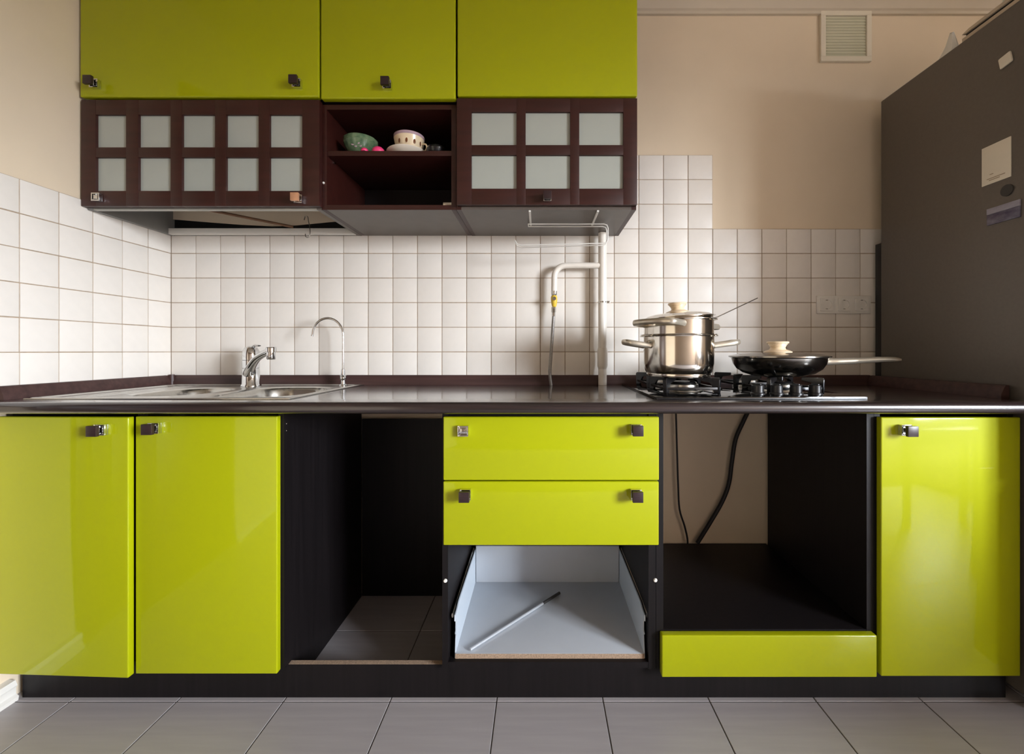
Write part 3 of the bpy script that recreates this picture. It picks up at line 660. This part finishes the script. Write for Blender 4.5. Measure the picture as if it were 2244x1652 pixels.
for x in (mx0 + .018, mx1 - .018):
    obj('shelf_pin', sweep(bmesh.new(), [(x, 1.44, SH - .021), (x, 1.452, SH - .021)], .003, 8), M['chrome'], oc2)

gr_ = thing('wall_cabinet', (.022, UB, UZ), 'dark brown wall cabinet with six frosted panes above the gas pipe', 'cabinet', 'glazed wall cabinets')
panel('side_panel', gr_, M['frame'], -.2755, -.2595, UC, UB, UZ, 1.806); panel('side_panel', gr_, M['frame'], .3025, .3185, UC, UB, UZ, 1.806)
panel('bottom_panel', gr_, M['under'], -.2595, .3025, UC, UB, UZ, UZ + .016); panel('top_panel', gr_, M['inner'], -.2595, .3025, UC, UB, 1.79, 1.806)
panel('back_panel', gr_, M['inner'], -.2595, .3025, UB - .008, UB, UZ + .016, 1.79)
dr = glass_door(gr_, ax(1001, UF), ax(1396.5, UF), 1.4635, 1.810, [(gx_(a), gx_(b)) for a, b in ((1034, 1132), (1152, 1249), (1269, 1365))],
                [(az(415, G), az(342, G)), (az(320, G), az(248, G))], M['frame'])
knob(dr, ax(1199.6, UF), az(434, UF), UF, s=.9)
# lime cabinets above
TY = 1.372
for x0, x1, z0, lab, kn in ((-1.494, ax(698.5, TY), 1.812, 'wide lime green wall cabinet above the ten frosted panes', ((213, 187), (653.5, 186))),
                           (ax(702.5, TY), ax(998, TY), 1.806, 'narrow lime green wall cabinet above the open shelf unit', ((850.5, 189.5),)),
                           (ax(1002, TY), ax(1397, TY), 1.815, 'lime green wall cabinet without visible knob above the six frosted panes', ())):
    t = thing('wall_cabinet', ((x0 + x1) / 2, UB, z0), lab, 'cabinet', 'lime wall cabinets in the top row')
    obj('body', BX(x0 + .001, x1 - .001, UC, UB, z0 + .003, 2.345), M['inner'], t)
    d = obj('door', hx(x0, x1, TY, TY + .022, z0, 2.345, b=.005), M['lime'], t)
    for px, py in kn: knob(d, ax(px, TY), az(py, TY), TY, s=.95)

# paper towel holder under the right cabinet
th = thing('towel_holder', (.08, 1.5, UZ), 'white wire paper towel holder under the six-pane cabinet', 'holder')
for px in (1160.5, 1312.5):
    x = ax(px, UF); obj('bracket', BX(x - .0035, x + .0035, UC + .002, 1.555, UZ - .006, UZ - .0003, bev=.001), M['white'], th)
for dy, dz in ((0, 0), (.03, .0)):
    y = 1.525 + dy; zt = UZ - .0085; xr = ax(1331, 1.54); xl = ax(1158, 1.54)
    pts = [(xl, y, zt), (xr - .015, y, zt), (xr - .004, y, zt - .004), (xr, y, zt - .015), (xr, y, 1.392), (xr - .004, y, 1.380), (xr - .015, y, 1.376), (ax(1142, 1.54), y, 1.368), (ax(1133, 1.54), y, 1.374), (ax(1129, 1.54), y, 1.386)]
    obj('wire', sweep(bmesh.new(), pts, .0021, 8), M['white'], th)
obj('end_wire', sweep(bmesh.new(), [(ax(1129, 1.54), 1.525, 1.386), (ax(1129, 1.54), 1.555, 1.386)], .0021, 8), M['white'], th)
obj('end_wire', sweep(bmesh.new(), [(ax(1158, 1.54), 1.525, UZ - .0085), (ax(1158, 1.54), 1.555, UZ - .0085)], .0021, 8), M['white'], th)

# ------------------------------------------------------------------ crockery on the open shelf
S = SH + .0003
bxc, byc = ax(791, 1.47), 1.47
b = thing('bowl', (bxc, byc, S), 'small green floral bowl at the left of the open shelf', 'bowl')
obj('body', lathe(bmesh.new(), [(0, S), (.024, S), (.025, S + .004), (.038, S + .016), (.050, S + .036), (.056, S + .052), (.054, S + .0525), (.048, S + .037), (.034, S + .016), (0, S + .008)], bxc, byc, 36), M['greenpat'], b)
obj('rim', lathe(bmesh.new(), [(.056, S + .0522), (.0562, S + .066), (.0548, S + .068), (.0535, S + .066), (.0535, S + .0526)], bxc, byc, 36), M['greenpat'], b)
for (a, z, r) in ((-1.75, .034, .006), (-1.35, .038, .006), (-1.55, .028, .005), (-1.9, .05, .004), (-1.2, .03, .005)):
    rr_ = .025 + (.056 - .025) * ((z - .004) / .056) ** .6 + .0005
    bm = bmesh.new(); bmesh.ops.create_uvsphere(bm, u_segments=10, v_segments=6, radius=r); bmesh.ops.scale(bm, verts=bm.verts[:], vec=(1, .3, .8)); bmesh.ops.translate(bm, verts=bm.verts[:], vec=(bxc + rr_ * math.cos(a), byc + rr_ * math.sin(a), S + z))
    f = obj('painted_flower', bm, M['mauve'], b)
def dome(name, px, Y, rx, h, m, lab, cat, grp=None):
    x = ax(px, Y)
    bm = lathe(bmesh.new(), [(0, S), (rx * .9, S), (rx, S + h * .3), (rx * .9, S + h * .62), (rx * .6, S + h * .9), (rx * .25, S + h * .99), (0, S + h)], x, Y, 24)
    return tag(obj(name, bm, m), lab, cat, grp)
dome('dish', 829, 1.424, .021, .023, M['pink'], 'small bright pink rounded dish beside the green floral bowl', 'dish')
dome('dish', 799, 1.408, .012, .012, M['pink'], 'tiny pink dish in front of the green floral bowl', 'dish')
cx, cy = ax(893, 1.475), 1.475
s_ = thing('saucer', (cx, cy, S), 'plain white saucer under the patterned cup', 'saucer')
obj('plate', lathe(bmesh.new(), [(0, S), (.036, S), (.038, S + .003), (.06, S + .014), (.0695, S + .024), (.069, S + .0255), (.058, S + .017), (.036, S + .007), (0, S + .006)], cx, cy, 40), M['china'], s_)
cb = S + .0075
cu = thing('teacup', (cx + .006, cy, cb), 'wide cream cup with a mauve rim on the white saucer', 'cup')
obj('body', lathe(bmesh.new(), [(0, cb), (.026, cb), (.027, cb + .004), (.036, cb + .014), (.045, cb + .032), (.0515, cb + .064), (.0505, cb + .0645), (.043, cb + .034), (.034, cb + .016), (0, cb + .008)], cx + .006, cy, 40), M['cuppat'], cu)
rm = obj('rim', lathe(bmesh.new(), [(.0516, cb + .0642), (.0525, cb + .072), (.0520, cb + .074), (.0508, cb + .072), (.0505, cb + .0646)], cx + .006, cy, 40), M['mauve'], cu); rm['label'] = 'mauve rim band'
for a in (-2.0, -1.45, -.9, -.4):
    r_ = .0482; bm = bmesh.new(); bmesh.ops.create_uvsphere(bm, u_segments=8, v_segments=6, radius=.0085); bmesh.ops.scale(bm, verts=bm.verts[:], vec=(.45, .15, 1)); bmesh.ops.rotate(bm, verts=bm.verts[:], cent=(0, 0, 0), matrix=Matrix.Rotation(a + math.pi / 2, 3, 'Z'))
    bmesh.ops.translate(bm, verts=bm.verts[:], vec=(cx + .006 + r_ * math.cos(a), cy + r_ * math.sin(a), cb + .042)); obj('painted_motif', bm, M['brownpat'], cu)
obj('handle', sweep(bmesh.new(), smooth_path([(cx + .05, cy - .006, cb + .046), (cx + .066, cy - .012, cb + .044), (cx + .072, cy - .016, cb + .030), (cx + .062, cy - .012, cb + .018), (cx + .044, cy - .006, cb + .016)], 5), .003, 8), M['cuppat'], cu)
x, y = ax(956, 1.45), 1.45
d = tag(obj('dark_bowl', lathe(bmesh.new(), [(0, S), (.020, S), (.030, S + .012), (.0335, S + .024), (.030, S + .032), (.018, S + .037), (0, S + .038)], x, y, 28), M['iron']), 'small shiny black rounded pot right of the saucer', 'pot')

# ------------------------------------------------------------------ open drawer rod, oven bay cables
a = Vector((ax(1030, 1.207), 1.207, ZB + .0062)); e = Vector((ax(1226, 1.49), 1.49, ZB + .0062)); mid = a + (e - a) * .78
rod = thing('metal_rod', ((a + e) / 2)[:2] + (ZB,), 'thin chrome rod with a dark reflection coloured onto its end, lying in the open drawer', 'rod')
obj('shaft', sweep(bmesh.new(), [a, mid], .0042, 12), M['rodmetal'], rod)
o = obj('reflection_end', sweep(bmesh.new(), [mid, mid + (e - mid) * .1, e], [.0040, .0048, .0048], 12), M['dim'], rod); o['label'] = 'dark reflection put into the colour'  # dark colour paints the reflection on the rod's far end
def P3(pts, Y): return [at(x, y, Y) for x, y in pts]
tag(obj('cable', sweep(bmesh.new(), smooth_path(P3([(1481, 890), (1482, 930), (1484, 1000), (1486, 1060), (1489, 1115), (1500, 1152), (1506, 1178), (1507, 1191.5)], 1.70), 5), .0038, 8), M['rubber']), 'thin black cable hanging down the wall in the oven bay', 'cable')
tag(obj('hose', sweep(bmesh.new(), smooth_path(P3([(1645, 890), (1628, 925), (1612, 962), (1604, 1010), (1597, 1060), (1582, 1100), (1556, 1145), (1528, 1190)], 1.70), 5), .0082, 10), M['rubber']), 'thick black corrugated hose curving down in the oven bay', 'hose')

# ------------------------------------------------------------------ fridge
FX, FB, FH = 1.345, 1.668, 1.972
fg = thing('fridge', (1.64, 1.37, 0), 'tall dark grey fridge on the right side of the worktop', 'fridge')
obj('body', BX(FX, 1.94, 1.115, FB, .03, FH, bev=.006, seg=3), M['fridge'], fg)
obj('door', BX(FX, 1.94, 1.045, 1.112, .65, FH, bev=.012, seg=3), M['fridge'], fg)
obj('door', BX(FX, 1.94, 1.045, 1.112, .05, .645, bev=.012, seg=3), M['fridge'], fg)
obj('back_panel', BX(FX + .004, 1.93, FB + .0005, 1.70, .30, az(535, 1.69), bev=.002), M['black'], fg)
for y in (1.15, 1.6):
    for x in (1.38, 1.9): obj('foot', lathe(bmesh.new(), [(0, 0), (.022, 0), (.022, .02), (.012, .03), (0, .03)], x, y, 16), M['black'], fg)
def fy_(px): return FX * F / (px - CX)
def on_fridge(pxl, pyt, pxr, pyb):
    """rectangle on the fridge side: left/right pixel columns, top/bottom rows measured at the left column"""
    ya, yb = fy_(pxl), fy_(pxr)
    return ya, yb, az(pyt, ya), az(pyb, ya)
ya, yb, zt, zb = on_fridge(2153, 327, 2217, 410)
cdn = thing('card', (FX, (ya + yb) / 2, zb), 'blank ivory card on the fridge side below the small magnet', 'card')
obj('sheet', BX(FX - .0025, FX - .0003, yb, ya, zb, zt, bev=.0006), M['card'], cdn)
yc = (ya + yb) / 2
for y, z, wd in ((ya - .028, .028, .010), (yc, .016, .05), (yc + .004, .011, .03)):
    obj('print', BX(FX - .0028, FX - .0026, y - wd / 2, y + wd / 2, zb + z - .0012, zb + z + .0012), M['ink'], cdn)
ya, yb, zt, zb = on_fridge(2165, 459, 2238, 495)
pm = thing('photo_magnet', (FX, (ya + yb) / 2, zb), 'oblong purple and grey picture magnet on the fridge side', 'magnet')
obj('print', BX(FX - .004, FX - .0003, yb, ya, zb, zt - .018, bev=.0008), M['photo'], pm)
o = obj('top_band', BX(FX - .0045, FX - .0003, yb, ya, zt - .0178, zt, bev=.0008), M['photo2'], pm); o['label'] = 'pale lilac upper band'
yc = fy_(2206); zc = az(132, yc)
bm = BX(FX - .006, FX - .0003, yc - .0165, yc + .0165, zc - .0165, zc + .0165, bev=.004)
bmesh.ops.rotate(bm, verts=bm.verts[:], cent=(FX, yc, zc), matrix=Matrix.Rotation(math.radians(-10), 3, 'X'))
sm = tag(obj('magnet', bm, M['card']), 'small whitish square magnet high on the fridge side', 'magnet')
yc = fy_(2208); zc = az(417, yc)
bm = sweep(bmesh.new(), [(FX - .0035, yc, zc), (FX - .0003, yc, zc)], .0165, 24)
tag(obj('magnet', bm, M['dim']), 'round dark magnet between the ivory card and the picture magnet', 'magnet')
# on top of the fridge
FT = FH + .0003
ya, yb = fy_(2105), 1.06
bdn = thing('tray', (FX + .2, (ya + yb) / 2, FT), 'flat beige tray lying along the top edge of the fridge', 'tray')
obj('base', BX(FX + .004, FX + .34, yb, ya, FT, FT + .012, bev=.002), M['board'], bdn)
obj('gap_shade', BX(FX + .010, FX + .33, yb + .01, ya - .008, FT + .0121, FT + .021), M['black'], bdn)  # black filler paints the shade in the recess between base and lid
prof = [(yb, FT + .021), (ya - .012, FT + .021), (ya, FT + .024), (ya - .02, FT + .030), (yb, FT + .034)]
obj('lid', prism(bmesh.new(), prof, 'x', FX + .004, FX + .34), M['board'], bdn)
bm = bmesh.new(); nn = 14; g2 = []
for i in range(nn + 1):
    row = []
    for j in range(nn + 1):
        u, v_ = i / nn, j / nn
        row.append(bm.verts.new((FX + .012 + .2 * u, 1.075 + .165 * v_, FT + .0345 + .022 * math.sin(math.pi * min(1, v_ * 1.0)) * (1 - .5 * u) + .004 * math.sin(9 * u + 5 * v_) + .004)))
    g2.append(row)
for i in range(nn):
    for j in range(nn): bm.faces.new((g2[i][j], g2[i + 1][j], g2[i + 1][j + 1], g2[i][j + 1]))
ret = bmesh.ops.extrude_face_region(bm, geom=bm.faces[:]); bmesh.ops.translate(bm, verts=[v_ for v_ in ret['geom'] if isinstance(v_, bmesh.types.BMVert)], vec=(0, 0, .006))
tag(obj('cloth', bm, M['cloth']), 'pale green and white folded cloth on top of the tray', 'cloth')
yc = fy_(2066); bm = bmesh.new()
base = [(-.002, -.026), (.02, -.028), (.042, -.014), (.045, .014), (.028, .028), (.006, .032), (-.001, .012)]
V0 = [bm.verts.new((FX + .006 + a_, yc + b_, FT)) for a_, b_ in base]
V1 = [bm.verts.new((FX + .014 + a_ * .62, yc - .006 + b_ * .48, FT + .030 + .006 * (k % 2))) for k, (a_, b_) in enumerate(base)]
V2 = [bm.verts.new((FX + .018 + a_ * .18, yc - .010 + b_ * .16, FT + .066 + .003 * (k % 3))) for k, (a_, b_) in enumerate(base)]
nb = len(base)
for A_, B_ in ((V0, V1), (V1, V2)):
    for k in range(nb): bm.faces.new((A_[k], A_[(k + 1) % nb], B_[(k + 1) % nb], B_[k]))
bm.faces.new(V0[::-1]); bm.faces.new(V2)
tag(obj('paper_bag', bm, M['paper'], sharp=20), 'white crumpled paper peak on top of the fridge before the tray', 'bag')

# ------------------------------------------------------------------ unseen table right of the camera, added to shade the low cabinets
dt = thing('shade_table', (2.3, .15, 0), 'unseen brown table added to shade the low right cabinets', 'table')
obj('tabletop', BX(1.9, 2.7, -.3, .6, .72, .75, bev=.004), M['doorwood'], dt)
for x in (1.96, 2.64):
    for y in (-.24, .54): obj('leg', BX(x - .03, x + .03, y - .03, y + .03, 0, .7199, bev=.003), M['doorwood'], dt)
bm = bmesh.new()
for y in (-.24, .54): box(bm, 1.99, 2.61, y - .01, y + .01, .62, .7198)
obj('apron', bm, M['doorwood'], dt)
